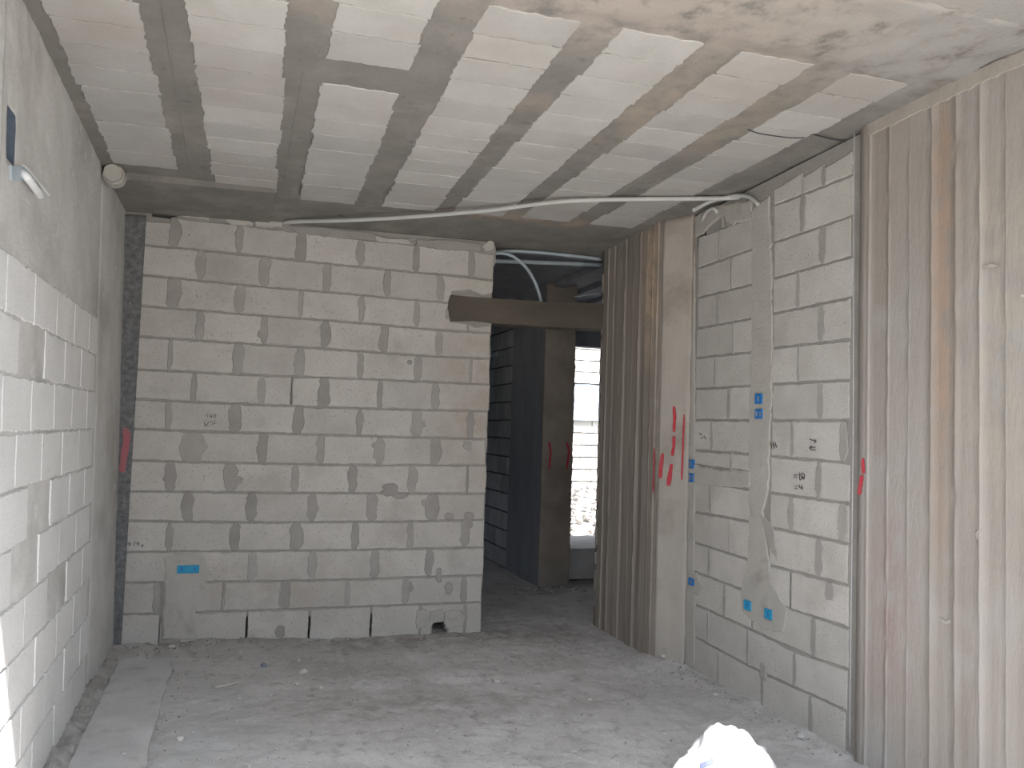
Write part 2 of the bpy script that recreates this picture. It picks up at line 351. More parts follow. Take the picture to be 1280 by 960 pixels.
# end wall behind so that open joints stay dark inside
random.seed(5)
for i, J in enumerate(BJ):
    jm = [(b_uv(px, 300+36*i)[0], wd*.0054) for px, wd in J]
    us = [-.655+.01*random.random()]+[u for u, _ in jm]+[XE+random.uniform(-.012, .006)]
    if i == 13: us[0] = -.665
    for a in range(len(us)-1):
        u0, u1 = us[a]+(.006 if a else 0), us[a+1]-(.006 if a < len(us)-2 else 0)
        if i in (11, 12, 13) and 0 <= a <= 3 and u1-u0 < .12: continue
        if u1-u0 < .05: continue
        zt0, zt1 = bz(i, u0)-.007, bz(i, u1)-.007; zb0, zb1 = bz(i+1, u0)+.006, bz(i+1, u1)+.006
        if i == 13: zb0 = zb1 = .0
        poly = [(u0, zb0), (u1, zb1), (u1, zt1), (u0, zt0)]
        if i == 0 and a == 0: poly = [(u0, zb0), (u1, zb1), (u1, zt1-.02), (-.46, zt0-.03), (-.6, zt0-.035), (u0, zt0-.035)]
        if i == 13 and u0 < 1.46 < u1: poly = [(u0, zb0), (1.40, 0), (1.40, .06), (1.42, .085), (1.50, .095), (1.53, .07), (1.525, 0), (u1, zb1), (u1, zt1), (u0, zt0)]
        if i == 1 and a == len(us)-2: poly = [(u0, zb0), (1.46, zb0+.01), (1.49, 2.50), (1.60, 2.525), (u1, 2.505), (u1, zt1), (u0, zt0)]
        if i == 1 and a == len(us)-2: poly = [(u0, zb0), (1.43, zb0-.002), (1.47, 2.505), (1.60, 2.53), (1.70, 2.49), (u1, 2.52), (u1, zt1), (u0, zt0)]
        if i == 2 and a == len(us)-3: poly = [(u0, zb0), (u1, zb1), (u1, 2.27), (1.455, 2.275), (1.43, 2.34), (1.44, zt0), (u0, zt0)]
        if i == 2 and a == len(us)-2: poly = [(u0, zb0), (u1, zb1), (u1, 2.272), (u0+.05, 2.25), (u0, 2.27)]
        patch(bm, PB, poly, -.01, .006+random.uniform(0, .003), 1, .004, .0028, .028, (random.uniform(-.004, .004), random.uniform(-.01, .01)))
    for a, (u, wd) in enumerate(jm):
        if wd < .012 or (i in (11, 12, 13) and a == (0 if i == 11 else 1) and wd > .12): continue
        if i == 2 and a == 5: continue
        z0, z1 = bz(i, u), bz(i+1, u)
        patch(bm, PB, oval(u+random.uniform(-.004, .004), z0+random.uniform(-.004, .006), z1+random.uniform(-.006, .004), wd, i*11+a), 0, .0095+.002*random.random(), 2, .006, .002, .02)
        if random.random() < .45:
            dz = random.uniform(.02, .14); patch(bm, PB, oval(u+random.uniform(-.5, .5)*wd, z0-dz+.025, z0-dz-.03, wd*random.uniform(.5, .9), i*7+a+.5), 0, .0088, 2, .004, .004, .015)
# chased and patched area round the low blue box
patch(bm, PB, [b_uv(*q) for q in [(205,697),(222,690),(255,692),(262,712),(256,735),(243,765),(246,799),(203,799),(206,740)]], 0, .012, 3, .012, .006, .03)
# smudges and smears
for (a, b, c, d, s) in [(487,612,18,22,2), (585,650,24,12,2), (560,645,10,10,2), (548,719,20,8,2), (560,735,18,10,2), (512,735,10,8,2), (500,620,10,18,2), (584,557,12,10,2), (350,790,16,10,2)]:
    u, z = b_uv(a, b); patch(bm, PB, oval(u, z-c*.0026, z+c*.0026, d*.006, a), 0, .0115, s, .005, .006, .02)
# filler above the top course
for q, mi in (([(206,262),(235,264),(262,268),(262,276),(235,272),(204,266)], 1), ([(262,268),(290,272),(305,274),(300,281),(262,279)], 2), ([(283,273),(305,272),(318,280),(316,283),(290,282),(283,277)], 1),
              ([(318,274),(355,278),(352,285),(320,283)], 1), ([(362,283),(400,284),(470,292),(470,302),(400,296),(370,292)], 2), ([(468,296),(510,300),(516,306),(470,303)], 1),
              ([(520,300),(560,300),(600,305),(600,314),(560,314),(520,308)], 2), ([(602,308),(612,300),(617,303),(616,312),(606,314)], 1)):
    patch(bm, PB, [b_uv(*p) for p in q], -.02, .012+.006*random.random(), mi, .004, .005, .02)
# broken pieces round the lintel pocket and the low hole
for q in ([(559,372),(575,368),(585,366),(600,371),(600,376),(575,374)], [(556,388),(562,380),(560,400),(556,398)]):
    patch(bm, PB, [b_uv(*p) for p in q], -.02, .010, 2, .004, .006, .015)
for q in ([(520,764),(528,760),(535,763),(533,784),(519,786)], [(553,764),(575,762),(581,768),(580,782),(556,786)], [(536,763),(552,762),(555,770),(548,778),(536,776)]):
    patch(bm, PB, [b_uv(*p) for p in q], -.02, .016, 3, .006, .006, .02)
u, z = b_uv(512, 453); patch(bm, PB, oval(u, z-.017, z+.017, .034, 3), 0, .014, 0, .008, 0)
for px, py, r in ((183,272,.03), (236,294,.01), (388,275,.0), (358,755,.02)):
    if r: u, z = b_uv(px, py); patch(bm, PB, oval(u, z-r/2, z+r/2, r*1.4, px), 0, .0105, 0, .004, .002)
wall_back = struct('wall_back', bm, [MORT, BLOCK, SMEAR, PLASTER])

# rough joint between back wall and left corner
bm = bmesh.new()
relief(bm, Plane((0, 5.80, 0), (1, 0, 0), (0, 0, 1)), frange(-.80, -.625, .012), frange(0, 2.82, .02), lambda a, b: .008*fbm(a*35, b*35, 3)+.004, .05)
struct('trim_3', bm, EPS)

# ---- right wall (blocks)
PR = Plane((XR, 0, 0), (0, -1, 0), (0, 0, 1))     # u = -Y, normal = -X
def r_uv(x, y): p = onX(x, y); return (-p.y, p.z)
RL = {0: None, 1: [(880,294),(935,274),(966,258),(1063,220)], 2: [(871,336),(945,310),(966,304),(1060,272)], 3: [(872,372.5),(945,354),(971,347),(1064,321)],
 4: [(874,410),(945,397),(971,391),(1064,372)], 5: [(872,447),(945,439),(967,435),(1064,424)], 6: [(872,486),(940,482),(965,480),(1062,475)],
 7: [(872,525),(1062,525)], 8: [(872,563),(937,567.5),(965,570),(1067,579)], 9: [(872,601),(952,614),(1069,630)], 10: [(871,640),(937,652),(955,657),(1059,679)],
 11: [(872,679),(895,686),(934,699),(969,708),(1055,730)], 12: [(873,716),(929,737),(971,756),(1057,783)], 13: [(873,757),(940,787),(966,805),(1061,837)], 14: [(891,808),(960,845),(999,861),(1057,888)]}
RL = {k: [r_uv(*q) for q in v] for k, v in RL.items() if v}
def rz(k, u):
    if k == 0: return interp(RL[1], u)+.2
    if k == 15: return interp(RL[14], u)-.2
    return interp(RL[k], u)
RJ = [([(899,4)], [(971,0),(1001,4),(1028,8)]), ([(896,5)], [(1001,11)]), ([(912,4)], [(1027,12)]), ([(896,6)], [(997,9)]), ([(916,5)], [(1027,12)]), ([(894,5)], [(999,6)]),
      ([(912,9)], [(1027,11)]), ([(891,8)], [(992,8),(1056,12)]), ([(916,7)], [(1026,10)]), ([(891,5)], [(992,12),(1056,13)]), ([(916,4)], [(1027,13)]), ([(891,6)], [(993,3)]),
      ([(911,6)], [(981,14),(1022,9)]), ([(891,6)], [(999,8)]), ([(905,6)], [(1019,8)])]
bm = bmesh.new()
ye0, ye1 = 3.16, 4.78
extrude_poly(bm, PR, [(-ye1, -.1), (-ye0, -.1), (-ye0, zc(XR, ye0)-.01), (-4.55, zc(XR, 4.5)-.02), (-4.55, 2.80), (-4.66, 2.74), (-4.67, zc(XR, 4.6)-.03), (-ye1, zc(XR, ye1)-.02)], -.18, 0, 0)
random.seed(9)
def yline(px): return r_uv(px, 525)[0]
uL, uC0, uC1, uR = yline(870), yline(941), yline(966), yline(1063)
for i, (JL, JR_) in enumerate(RJ):
    for (ua, ub, JJ) in (((uL, uC0, JL), (uC1, uR, JR_)) if i < 12 else ((uL, uR, JL+[((946, 5), (941, 6), (960, 7))[i-12]]+[q for q in JR_ if q[0] != 981]),)):
        jm = [(yline(px), wd*.0050) for px, wd in JJ if wd or px != 971]
        us = [ua+random.uniform(-.008, .008)]+[u for u, _ in jm]+[ub+random.uniform(-.01, .01)]
        for a in range(len(us)-1):
            u0, u1 = us[a]+(.005 if a else 0), us[a+1]-(.005 if a < len(us)-2 else 0)
            if u1-u0 < .03: continue
            zt0, zt1, zb0, zb1 = rz(i, u0)-.007, rz(i, u1)-.007, rz(i+1, u0)+.006, rz(i+1, u1)+.006
            if i == 0: zt0 = min(zt0, 2.90); zt1 = min(zt1, 2.93); 
            if ua == uL and i == 0: continue
            if i == 14: zb0 = zb1 = 0
            if ua == uL and i == 8: zb0 += .1; zb1 += .1
            if ua == uL and i == 9: zt0 -= .0
            patch(bm, PR, [(u0, zb0), (u1, zb1), (u1, zt1), (u0, zt0)], -.01, .006+random.uniform(0, .003), 1, .004, .0028, .028, (random.uniform(-.004, .004), random.uniform(-.01, .01)))
        for a, (u, wd) in enumerate(jm):
            if wd < .014: continue
            patch(bm, PR, oval(u, min(rz(i, u), 2.915), rz(i+1, u), wd, i*5+a+40), 0, .0095+.002*random.random(), 2, .005, .002, .02)
# mortar-filled chases
patch(bm, PR, [r_uv(*q) for q in [(941,262),(962,246),(966,330),(967,470),(963,560),(962,606),(955,640),(962,700),(968,735),(985,762),(982,790),(958,788),(930,765),(927,745),(936,700),(938,640),(936,600),(939,480),(941,400)]], 0, .0098, 3, .006, .008, .03)
patch(bm, PR, [r_uv(*q) for q in [(858,574),(875,583),(905,588),(940,588),(940,609),(905,609),(875,606),(858,607)]], 0, .0125, 3, .01, .006, .03)
patch(bm, PR, [r_uv(*q) for q in [(857,306),(869,297),(870,560),(869,700),(870,842),(856,836)]], 0, .010, 3, .008, .006, .03)
patch(bm, PR, [r_uv(*q) for q in [(870,270),(895,256),(940,250),(943,272),(915,282),(905,270),(885,286),(880,293),(870,296)]], 0, .012, 3, .01, .008, .02)
patch(bm, PR, [r_uv(*q) for q in [(858,715),(872,716),(880,733),(876,744),(862,740)]], 0, .012, 3, .006, .006, .02)
patch(bm, PR, [r_uv(*q) for q in [(950,640),(967,655),(975,700),(965,690)]], 0, .011, 2, .006, .006, .02)
for q in [(1038,739,16), (955,840,12)]:
    u, z = r_uv(q[0], q[1]); patch(bm, PR, oval(u, z-.05, z+.05, .06, q[0]), 0, .0105, 2, .006, .005)
# dirt smear band along the foot and under the beam
wall_right = struct('wall_right', bm, [MORT, BLOCK, SMEAR, PLASTER])

# ---- right front concrete wall with board marks
def board_fn(edges, off, fin):
    def h(a, b):
        y = -a
        k = 0
        while k < len(edges) and y < edges[k]: k += 1
        e = min(((abs(y-ed), i) for i, ed in enumerate(edges)), default=(1, 0))
        r = off[k % len(off)]+.0012*fbm(a*9, b*1.2, 4)+.002*fbm(a*2, b*2, 1)
        if e[0] < .0035: r += fin[e[1] % len(fin)]*max(0, .55+.9*noise.noise(V((b*9, e[1]*7.3, 0))))
        return r
    return h
def board_us(ya, yb, edges):
    u = set(frange(-yb, -ya, .04))
    for e in edges:
        if ya < e < yb:
            for d in (-.006, -.003, 0, .003, .006): u.add(-e+d)
    return sorted(u)
ed = [3.08, 2.96, 2.84, 2.71, 2.59, 2.47, 2.36, 2.25, 2.13, 2.0, 1.88, 1.75]
bm = bmesh.new()
relief(bm, Plane((2.80, 0, 0), (0, -1, 0), (0, 0, 1)), board_us(1.6, 3.145, ed), frange(-.1, 3.05, .03), board_fn(ed, [.001, -.002, 0, .002, -.001, .0015, -.003], [.0045, .006, .003, .007, .008, .006, .004]), .25)
relief(bm, Plane((2.80, 0, 0), (0, -1, 0), (0, 0, 1)), frange(-1.6, -1.4, .1), frange(-.1, 3.1, .2), lambda a, b: 0, .25)
PB2 = Plane((2.80, 0, 0), (0, -1, 0), (0, 0, 1))
def f_uv(x, y): p = onX(x, y, 2.80); return (-p.y, p.z)
for q in ([(1084,150),(1125,130),(1165,112),(1200,97),(1285,60),(1290,76),(1240,99),(1200,117),(1165,133),(1125,152),(1086,170)], [(1176,772),(1184,776),(1190,774),(1188,779),(1180,780)], [(1228,332),(1240,328),(1250,331),(1240,334)], [(1276,366),(1280,367),(1280,371),(1275,371)],
          [(1219,665),(1226,660),(1228,670),(1222,675)]):
    patch(bm, PB2, [f_uv(*p) for p in q], -.003, .0065, 1, .003, .005, .02)
wall_front = struct('wall_right_front', bm, [BOARD, PEND])

# ---- passage concrete wall and its smooth end face
edp = [5.72, 5.62, 5.50, 5.42, 5.30, 5.19, 5.10, 5.0, 4.93]
bm = bmesh.new()
relief(bm, Plane((XP, 0, 0), (0, -1, 0), (0, 0, 1)), board_us(4.87, 5.83, edp), frange(-.1, 2.97, .03), board_fn(edp, [.003, -.004, 0, .004, -.002], [.006, .008, .003, .007]), .2)
PPf = Plane((XP, 0, 0), (0, -1, 0), (0, 0, 1))
for k in range(24):      # grout lumps on the far arris
    z_ = .2+.11*k+.03*math.sin(k*2.1); patch(bm, PPf, oval(-5.815, z_-.045, z_+.045, .03, k), -.01, .007+.009*abs(noise.noise(V((k*1.9, 3, 1)))), 0, .006, .003, .02)
a0, a1 = V((XP, 4.872, 0)), V((2.80, 4.672, 0)); L_ = (a1-a0).length
PE = Plane(a0, (a1-a0)/L_, (0, 0, 1))
relief(bm, PE, frange(0, L_, .02), frange(-.1, 2.965, .04), lambda a, b: .003*fbm(a*8, b*2, 5)+.0015*fbm(a*30, b*20, 2)-(.012 if a > L_-.02 and noise.noise(V((b*6, 1, 1))) > .1 else 0), .1, 1)
wall_passage = struct('wall_passage', bm, [PBOARD, PEND])

# ---- left wall
KL = V((-.028, 0, 1)).normalized()
PL = Plane((-.69, 0, 0), (0, 1, 0), (-.028, 0, 1))      # u = Y, v = height, normal +X
NL = PL.n
def l_uv(x, y):
    d = ray(x, y); t = (PL.O-EYE).dot(NL)/d.dot(NL); p = EYE+d*t; return (p.y, p.z)
bm = bmesh.new()
r0 = l_uv(11, 203); r1 = l_uv(34, 232); s0 = l_uv(11, 137); s1 = l_uv(16, 203)
def left_h(a, b):
    h = .004*fbm(a*3, b*3, 6)+.0015*fbm(a*18, b*18, 2)
    if a > 4.98: h += .022*math.sin(min(1, (a-4.98)/.75)*math.pi*.55)**.5-.004
    elif a > 4.93: h -= .012
    if a < 2.83: h += .035
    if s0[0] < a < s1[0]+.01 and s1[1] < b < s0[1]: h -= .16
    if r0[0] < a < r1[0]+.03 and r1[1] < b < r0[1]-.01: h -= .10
    if b > 2.74 and a < 3.4: h += .008*fbm(a*9, b*9, 1)
    return h
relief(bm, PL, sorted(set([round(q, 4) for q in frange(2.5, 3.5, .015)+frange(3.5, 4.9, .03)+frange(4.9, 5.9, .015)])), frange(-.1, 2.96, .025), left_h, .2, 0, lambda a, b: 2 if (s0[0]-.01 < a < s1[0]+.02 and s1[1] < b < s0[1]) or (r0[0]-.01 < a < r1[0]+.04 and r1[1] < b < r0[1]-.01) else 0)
relief(bm, PL, frange(2.0, 2.5, .1), frange(-.1, 3.1, .2), lambda a, b: .035, .2, 0)
random.seed(3)
for k in range(10):
    z0, z1 = .03+.2*k, .03+.2*(k+1); y = 2.86-(.2 if k % 2 else 0)
    while y < 4.92:
        ya, yb = max(y, 2.86), min(y+.4, 4.92)
        if yb-ya > .06 and random.random() < .93:
            patch(bm, PL, [(ya+.005, z0+.005), (yb-.005, z0+.005), (yb-.005, z1-.005), (ya+.005, z1-.005)], -.01, .004+random.uniform(0, .003), 1, .003, .005, .03)
        y += .4
struct('wall_left', bm, [LMORT, LBLOCK, mat('recess_painted_shade', (.10, .125, .16), (.07, .09, .12), 8, .2, 30)])  # dark bluish colour on the recess faces stands in for shade

# ragged mortar kerb at the foot of the left wall, and the pale screed beside it
bm = bmesh.new()
relief(bm, PF, frange(-.74, -.575, .012), frange(2.5, 5.80, .02), lambda a, b: max(-.02, .04+.022*fbm(a*14, b*14, 2)+.018*fbm(a*45, b*45, 3)-.55*max(0, a+.66+.03*noise.noise(V((b*4, 0, 5))))), .05)
struct('trim_4', bm, RUBBLE)
bm = bmesh.new()
edgeR = [(-.30+.06*noise.noise(V((y*3, 4, 0))), y) for y in frange(2.5, 5.6, .06)]
edgeL = [(-.60+.012*noise.noise(V((y*9, 1, 0))), y) for y in frange(5.6, 2.5, .06)] if False else [(-.60+.014*noise.noise(V((y*9, 1, 0))), y) for y in reversed(frange(2.5, 5.6, .06))]
extrude_poly(bm, PF, edgeR+edgeL, -.03, .019)
struct('trim_5', bm, SCREED)

# ---- rooms beyond
bm = bmesh.new()
zc2 = 2.96
PC2 = Plane((0, 0, zc2), (1, 0, 0), (0, -1, 0))
extrude_poly(bm, PC2, [(-.9, -5.92), (4.8, -5.92), (4.8, -9.9), (-.9, -9.9)], -.25, 0)
for X0 in frange(2.9, 4.4, .35): extrude_poly(bm, PC2, [(X0, -6.1), (X0+.12, -6.1), (X0+.12, -8.35), (X0, -8.35)], 0, .05)
box(bm, (2.4, 7.3, 2.80), (4.8, 7.38, 2.96)) if False else None
box(bm, (2.75, 5.8, 2.93), (4.8, 6.1, 3.2))
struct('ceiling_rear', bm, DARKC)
bm = bmesh.new()
extrude_poly(bm, Plane((2.82, 0, 0), (0, -1, 0), (0, 0, 1)), [(-8.38, -.1), (-7.4, -.1), (-7.4, 2.96), (-8.38, 2.96)], -.02, 0)
struct('wall_rear_pier', bm, DARKC) if False else bm.free()
bm = bmesh.new()         # concrete pier: boarded long face and lit end face
PPe = Plane((0, 7.4, 0), (1, 0, 0), (0, 0, 1))
relief(bm, PPe, frange(2.82, 3.14, .02), frange(-.1, 2.95, .04), lambda a, b: .0015*fbm(a*4, b*2, 1)+.001*fbm(a*30, b*20, 1), .02, 0)
box(bm, (2.82, 7.42, -.1), (3.14, 8.38, 2.96), 1)
for k in range(34):      # grout fins along the far edge
    z_ = .1+.085*k; patch(bm, PPe, [(3.12, z_-.05), (3.143+.012*noise.noise(V((k*1.7, 2, 3))), z_-.05), (3.145+.014*noise.noise(V((k*2.3, 5, 3))), z_), (3.143+.012*noise.noise(V(((k+1)*1.7, 2, 3))), z_+.04), (3.12, z_+.04)], -.02, .004, 0, .003, .004, .02)
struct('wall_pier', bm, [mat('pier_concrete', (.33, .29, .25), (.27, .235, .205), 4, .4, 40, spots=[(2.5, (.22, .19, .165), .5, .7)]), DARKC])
bm = bmesh.new()         # dark block wall further down
PD = Plane((2.83, 0, 0), (0, -1, 0), (0, 0, 1))
extrude_poly(bm, PD, [(-9.7, -.1), (-8.38, -.1), (-8.38, 2.96), (-9.7, 2.96)], -.3, 0, 0)
for k in range(15):
    y = 8.39+(.13 if k % 2 else 0)
    if k % 2: patch(bm, PD, [(-8.5, .2*k+.007), (-8.39, .2*k+.007), (-8.39, .2*k+.193), (-8.5, .2*k+.193)], -.01, .012, 1)
    y = 8.52 if k % 2 else 8.39
    while y < 9.5:
        yl = .2 if random.random() < .4 else .3
        patch(bm, PD, [(-y-yl+.03, .2*k+.009), (-y, .2*k+.009), (-y, .2*k+.191), (-y-yl+.03, .2*k+.191)], -.01, .012, 1); y += yl
struct('wall_rear_blocks', bm, [mat('dark_mortar', (.12, .12, .125)), mat('dark_blocks', (.42, .43, .44), (.34, .35, .36), 6, .3, 60, island=.15)])
bm = bmesh.new()
box(bm, (.1, 9.7, -.1), (3.2, 9.9, 3.0)); box(bm, (.1, 6.0, -.1), (.25, 8.45, 3.0)); box(bm, (.1, 8.95, -.1), (.25, 9.7, 3.0)); box(bm, (.1, 8.45, -.1), (.25, 8.95, 1.0)); box(bm, (.1, 8.45, 2.2), (.25, 8.95, 3.0)); struct('wall_rear_end', bm, DARKC)  # unseen window gap in the side wall, added to brighten the rear room
bm = bmesh.new()         # outer wall with the rear opening
box(bm, (3.14, 8.4, -.1), (3.32, 8.6, 3.0)); box(bm, (4.35, 8.4, -.1), (4.8, 8.6, 3.0)); box(bm, (3.32, 8.4, 2.665), (4.35, 8.6, 3.0))
box(bm, (3.32, 8.42, 2.46), (4.35, 8.56, 2.645)); box(bm, (3.14, 8.38, -.1), (3.3, 8.45, 3.0)); box(bm, (4.6, 5.9, -.1), (4.8, 8.4, 3.0)); box(bm, (2.87, 5.85, -.1), (4.6, 6.0, 3.0))
box(bm, (2.83+.17, 4.5, -.1), (3.05, 5.9, 3.1))
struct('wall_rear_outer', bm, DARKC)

# ---- outdoors
bm = bmesh.new(); box(bm, (-40, -45, -.5), (45, -.6, -.02)); box(bm, (-40, 9.0, -.5), (45, 60, -.12)); struct('ground', bm, OUTG)
bm = bmesh.new()
PO = Plane((0, 12.4, 0), (1, 0, 0), (0, 0, 1)); random.seed(12)
box(bm, (2.5, 12.42, -.3), (9, 12.8, 4.2), 0)
z = -.3; k = 0
def ocourse(z, hh, x0=4.0, x1=8.0, ln=.4, gap=.008):
    x = x0-(ln/2 if k % 2 else 0)
    while x < x1: patch(bm, PO, [(x, z+gap), (x+ln-gap, z+gap), (x+ln-gap, z+hh-gap), (x, z+hh-gap)], -.05, .01, 1, .003, .004, .06); x += ln
zz = -.12
for k in range(9): ocourse(zz, .2 if k < 8 else .3); zz += .2
patch(bm, PO, [(3.5, 1.68), (8.5, 1.68), (8.5, 2.28), (3.5, 2.28)], -.05, .06, 2, .01, .008, .08)
zz = 2.30
for k in range(9): ocourse(zz, .19, gap=.005); zz += .19
struct('wall_outdoor', bm, [OUTM, OUTW, mat('outdoor_render', (.36, .40, .45), (.30, .34, .40), 2, .2, 20)])
bm = bmesh.new(); random.seed(4)
for i in range(420):        # rubble slope, uncountable
    t = random.random(); x = random.uniform(4.2, 6.6); y = 9.3+2.7*t; z = -.12+max(0, (t-.35))*1.15; r = random.uniform(.02, .085)
    m = Matrix.Translation((x, y, z)) @ Matrix.Rotation(random.random()*6, 4, V((random.random(), random.random(), 1))) @ Matrix.Diagonal((r, r*random.uniform(.5, .9), r*random.uniform(.4, .8), 1))
    bmesh.ops.create_icosphere(bm, subdivisions=1, radius=1, matrix=m)
extrude_poly(bm, Plane((4.0, 0, 0), (0, 1, 0), (0, 0, 1)), [(9.2, -.2), (12.33, -.2), (12.33, .62), (10.3, -.1), (9.2, -.13)], 0, 2.8)
o = link('rubble_slope', bm, mat('outdoor_rubble', (.50, .47, .43), (.30, .28, .26), 8, .5, 30, island=.3)); o['kind'] = 'stuff'; tag(o, 'sunlit heap of broken stones outside the rear opening', 'rubble')

# ================================================================== OBJECTS
# ---- lintel over the passage
bm = bmesh.new()
PLn = Plane((0, 5.80, 0), (1, 0, 0), (0, 0, 1))
ln = [b_uv(*q) for q in [(559,385),(563,369),(612,373),(690,378),(757,380),(757,412),(690,409),(613,404),(590,401),(563,402)]]
extrude_poly(bm, PLn, ragged(ln, .08, .003), -.17, .004)
bmesh.ops.bevel(bm, geom=[e for e in bm.edges if e.calc_length() > .03 and abs((e.verts[0].co-e.verts[1].co).normalized().y) < .5], offset=.005, segments=1, affect='EDGES')
o = link('lintel', bm, LINTEL); tag(o, 'dark precast concrete lintel spanning the passage opening, set in a broken pocket', 'lintel')

# ---- conduits
def conduit(name, pts, r, m, label, group='plastic electrical conduits', collar=None):
    bm = bmesh.new(); tube(bm, pts, r, 12); o = link(name, bm, m); tag(o, label, 'conduit', group); return o
lp = [(354,279,.03),(372,277,.03),(430,275.5,.045),(500,272,.05),(560,267.5,.05),(620,262,.045),(690,253,.04),(760,249.5,.03),(850,248.5,.025),(912,247.5,.025),(944,243.5,.03)]
conduit('conduit', [onC(x, y, d) for x, y, d in lp], .0135, PIPE, 'long pale grey conduit sagging across the ceiling from back wall to right wall')
p1 = [onX(x, y, X) for x, y, X in [(867,263,2.60),(885,253,2.70),(905,247,2.77),(925,244.5,2.80),(938,247,2.805),(948,256,2.815)]]
conduit('conduit', p1, .0125, PIPE, 'short cut conduit arching into the top of the right block wall')
p2 = [onX(x, y, X) for x, y, X in [(878,277,2.825),(882,267,2.80),(889,261,2.79),(894,262,2.80),(897,267,2.825)]]
conduit('conduit', p2, .011, PIPE, 'small looped conduit stub set in mortar below the ceiling at right')
conduit('conduit', [onY(x, y, Y) for x, y, Y in [(600,318,5.95),(622,315,5.95),(650,314,5.95),(700,318,5.95),(752,324,5.95)]], .013, PIPED, 'upper blue-grey conduit running under the soffit above the passage')
conduit('conduit', [onY(x, y, Y) for x, y, Y in [(600,326,6.3),(640,327,6.3),(700,329,6.3),(752,331,6.3)]], .018, PIPED, 'lower blue-grey conduit running above the passage')
conduit('conduit', [onY(x, y, Y) for x, y, Y in [(604,322,5.92),(622,316.5,5.92),(640,320,5.92),(658,335,5.92),(670,356,5.9),(676,376,5.88),(677,384,5.87)]], .0125, PIPED, 'blue-grey conduit curving down to the dark lintel')
conduit('conduit', [onX(x, y, X) for x, y, X in [(612,444,2.79),(623,442,2.82)]], .028, PIPED, 'grey conduit stub sticking out beside the far dark block wall')
def onL(x, y, off=0):
    d = ray(x, y); t = (PL.O+NL*off-EYE).dot(NL)/d.dot(NL); return EYE+d*t
conduit('conduit', [onL(x, y, o_) for x, y, o_ in [(25,214,-.01),(31,219,.018),(38,227,.026),(45,237,.02),(50,245,.0)]], .014, WHITEP, 'thick white conduit end emerging from the left wall recess')
conduit('conduit', [onL(x, y, o_) for x, y, o_ in [(24,205,-.006),(34,211,.008),(48,228,.009),(62,245,.002)]], .005, WHITEP, 'thin white conduit slanting down the left wall')
# blue-grey lining plate in the left recess
bm = bmesh.new()
patch(bm, PL, [l_uv(11,206), l_uv(30,207), l_uv(42,222), l_uv(33,228), l_uv(12,226)], -.045, .007, 0, .003, .002)
o = link('junction_box', bm, PIPED); tag(o, 'blue-grey box end inside the recess of the left wall', 'electrical box')
# wires and rods
def wire(name, pts, r, m, label, cat='wire'):
    bm = bmesh.new(); tube(bm, pts, r, 6); return tag(link(name, bm, m), label, cat)
wire('wire', [onX(x, y, 2.79) for x, y in [(1068,164),(1067,300),(1066.5,525),(1064,750),(1062,938)]], .0028, WIRE, 'thin taut wire hanging down the joint beside the right block wall')
wire('wire', [onC(x, y, .006) for x, y in [(935,162),(950,167),(985,172),(1005,172)]], .003, PENCIL, 'dark bent wire lying against the ceiling blocks')
wire('wire', [onC(x, y, .01) for x, y in [(1017,168),(1040,174),(1062,177)]], .004, PENCIL, 'dark wire end at the ceiling corner by the right wall')
wire('rod', [onY(718, 371, 7.2), onY(752, 366, 7.2)], .005, WHITEP, 'thin pale rod high in the rear room beyond the lintel', 'rod')
# ---- mortar plug at the top left corner
bm = bmesh.new()
c = onY(143, 220, 4.95)
for r, h in ((.06, .03), (.012, .033), (.05, .07)):
    bmesh.ops.create_cone(bm, cap_ends=True, segments=24, radius1=r, radius2=r*.93, depth=h*2, matrix=Matrix.Translation(c) @ Matrix.Rotation(math.pi/2, 4, 'X'))
for v_ in bm.verts: v_.co += V((1, 1, 1))*.005*noise.noise(v_.co*30)
tag(link('pipe_plug', bm, PLASTER), 'round mortar-capped pipe end in the top left corner of the ceiling', 'pipe end')

# ---- blue electrical boxes
def ebox(pl, uv, wd, hh, m, label, slots=2, kind='electrical_box'):
    u, z = uv; root = bpy.data.objects.new(kind, None); COL.objects.link(root); root.location = pl.at(u, z, 0)
    tag(root, label, 'electrical box', 'blue electrical boxes set in the walls')
    P = Plane((0, 0, 0), pl.u, pl.v)
    bm = bmesh.new(); t = .004; a, b = wd/2, hh/2
    for q in ([(-a, -b), (a, -b), (a, -b+t), (-a, -b+t)], [(-a, b-t), (a, b-t), (a, b), (-a, b)], [(-a, -b+t), (-a+t, -b+t), (-a+t, b-t), (-a, b-t)], [(a-t, -b+t), (a, -b+t), (a, b-t), (a-t, b-t)]):
        extrude_poly(bm, P, q, -.03, .019)
    extrude_poly(bm, P, [(-a+t, -b+t), (a-t, -b+t), (a-t, b-t), (-a+t, b-t)], -.03, .0165)
    link('box_shell', bm, m, root)
    for s in range(slots):
        sx = (-.30+.6*s)*wd if slots > 1 else 0
        bm = bmesh.new(); extrude_poly(bm, P, ragged([(sx-.006, -b*.55), (sx+.006, -b*.45), (sx+.006, b*.5), (sx-.006, b*.6)], .01, .002), .010, .0178); link('knockout', bm, BLUED if m is BLUE else DARKC, root)
    return root
ebox(PB, b_uv(235.5, 711), .135, .052, BLUE, 'wide teal blue electrical box low on the back wall', 2)
ebox(PR, r_uv(951, 498.5), .062, .058, BLUED, 'deep blue electrical box in the tall mortar chase, upper of the pair', 1)
ebox(PR, r_uv(951, 517.5), .062, .055, BLUED, 'deep blue electrical box in the tall mortar chase, lower of the pair', 2)
ebox(PR, r_uv(866.5, 580), .062, .056, BLUED, 'deep blue electrical box beside the concrete end face, upper of the pair', 1)
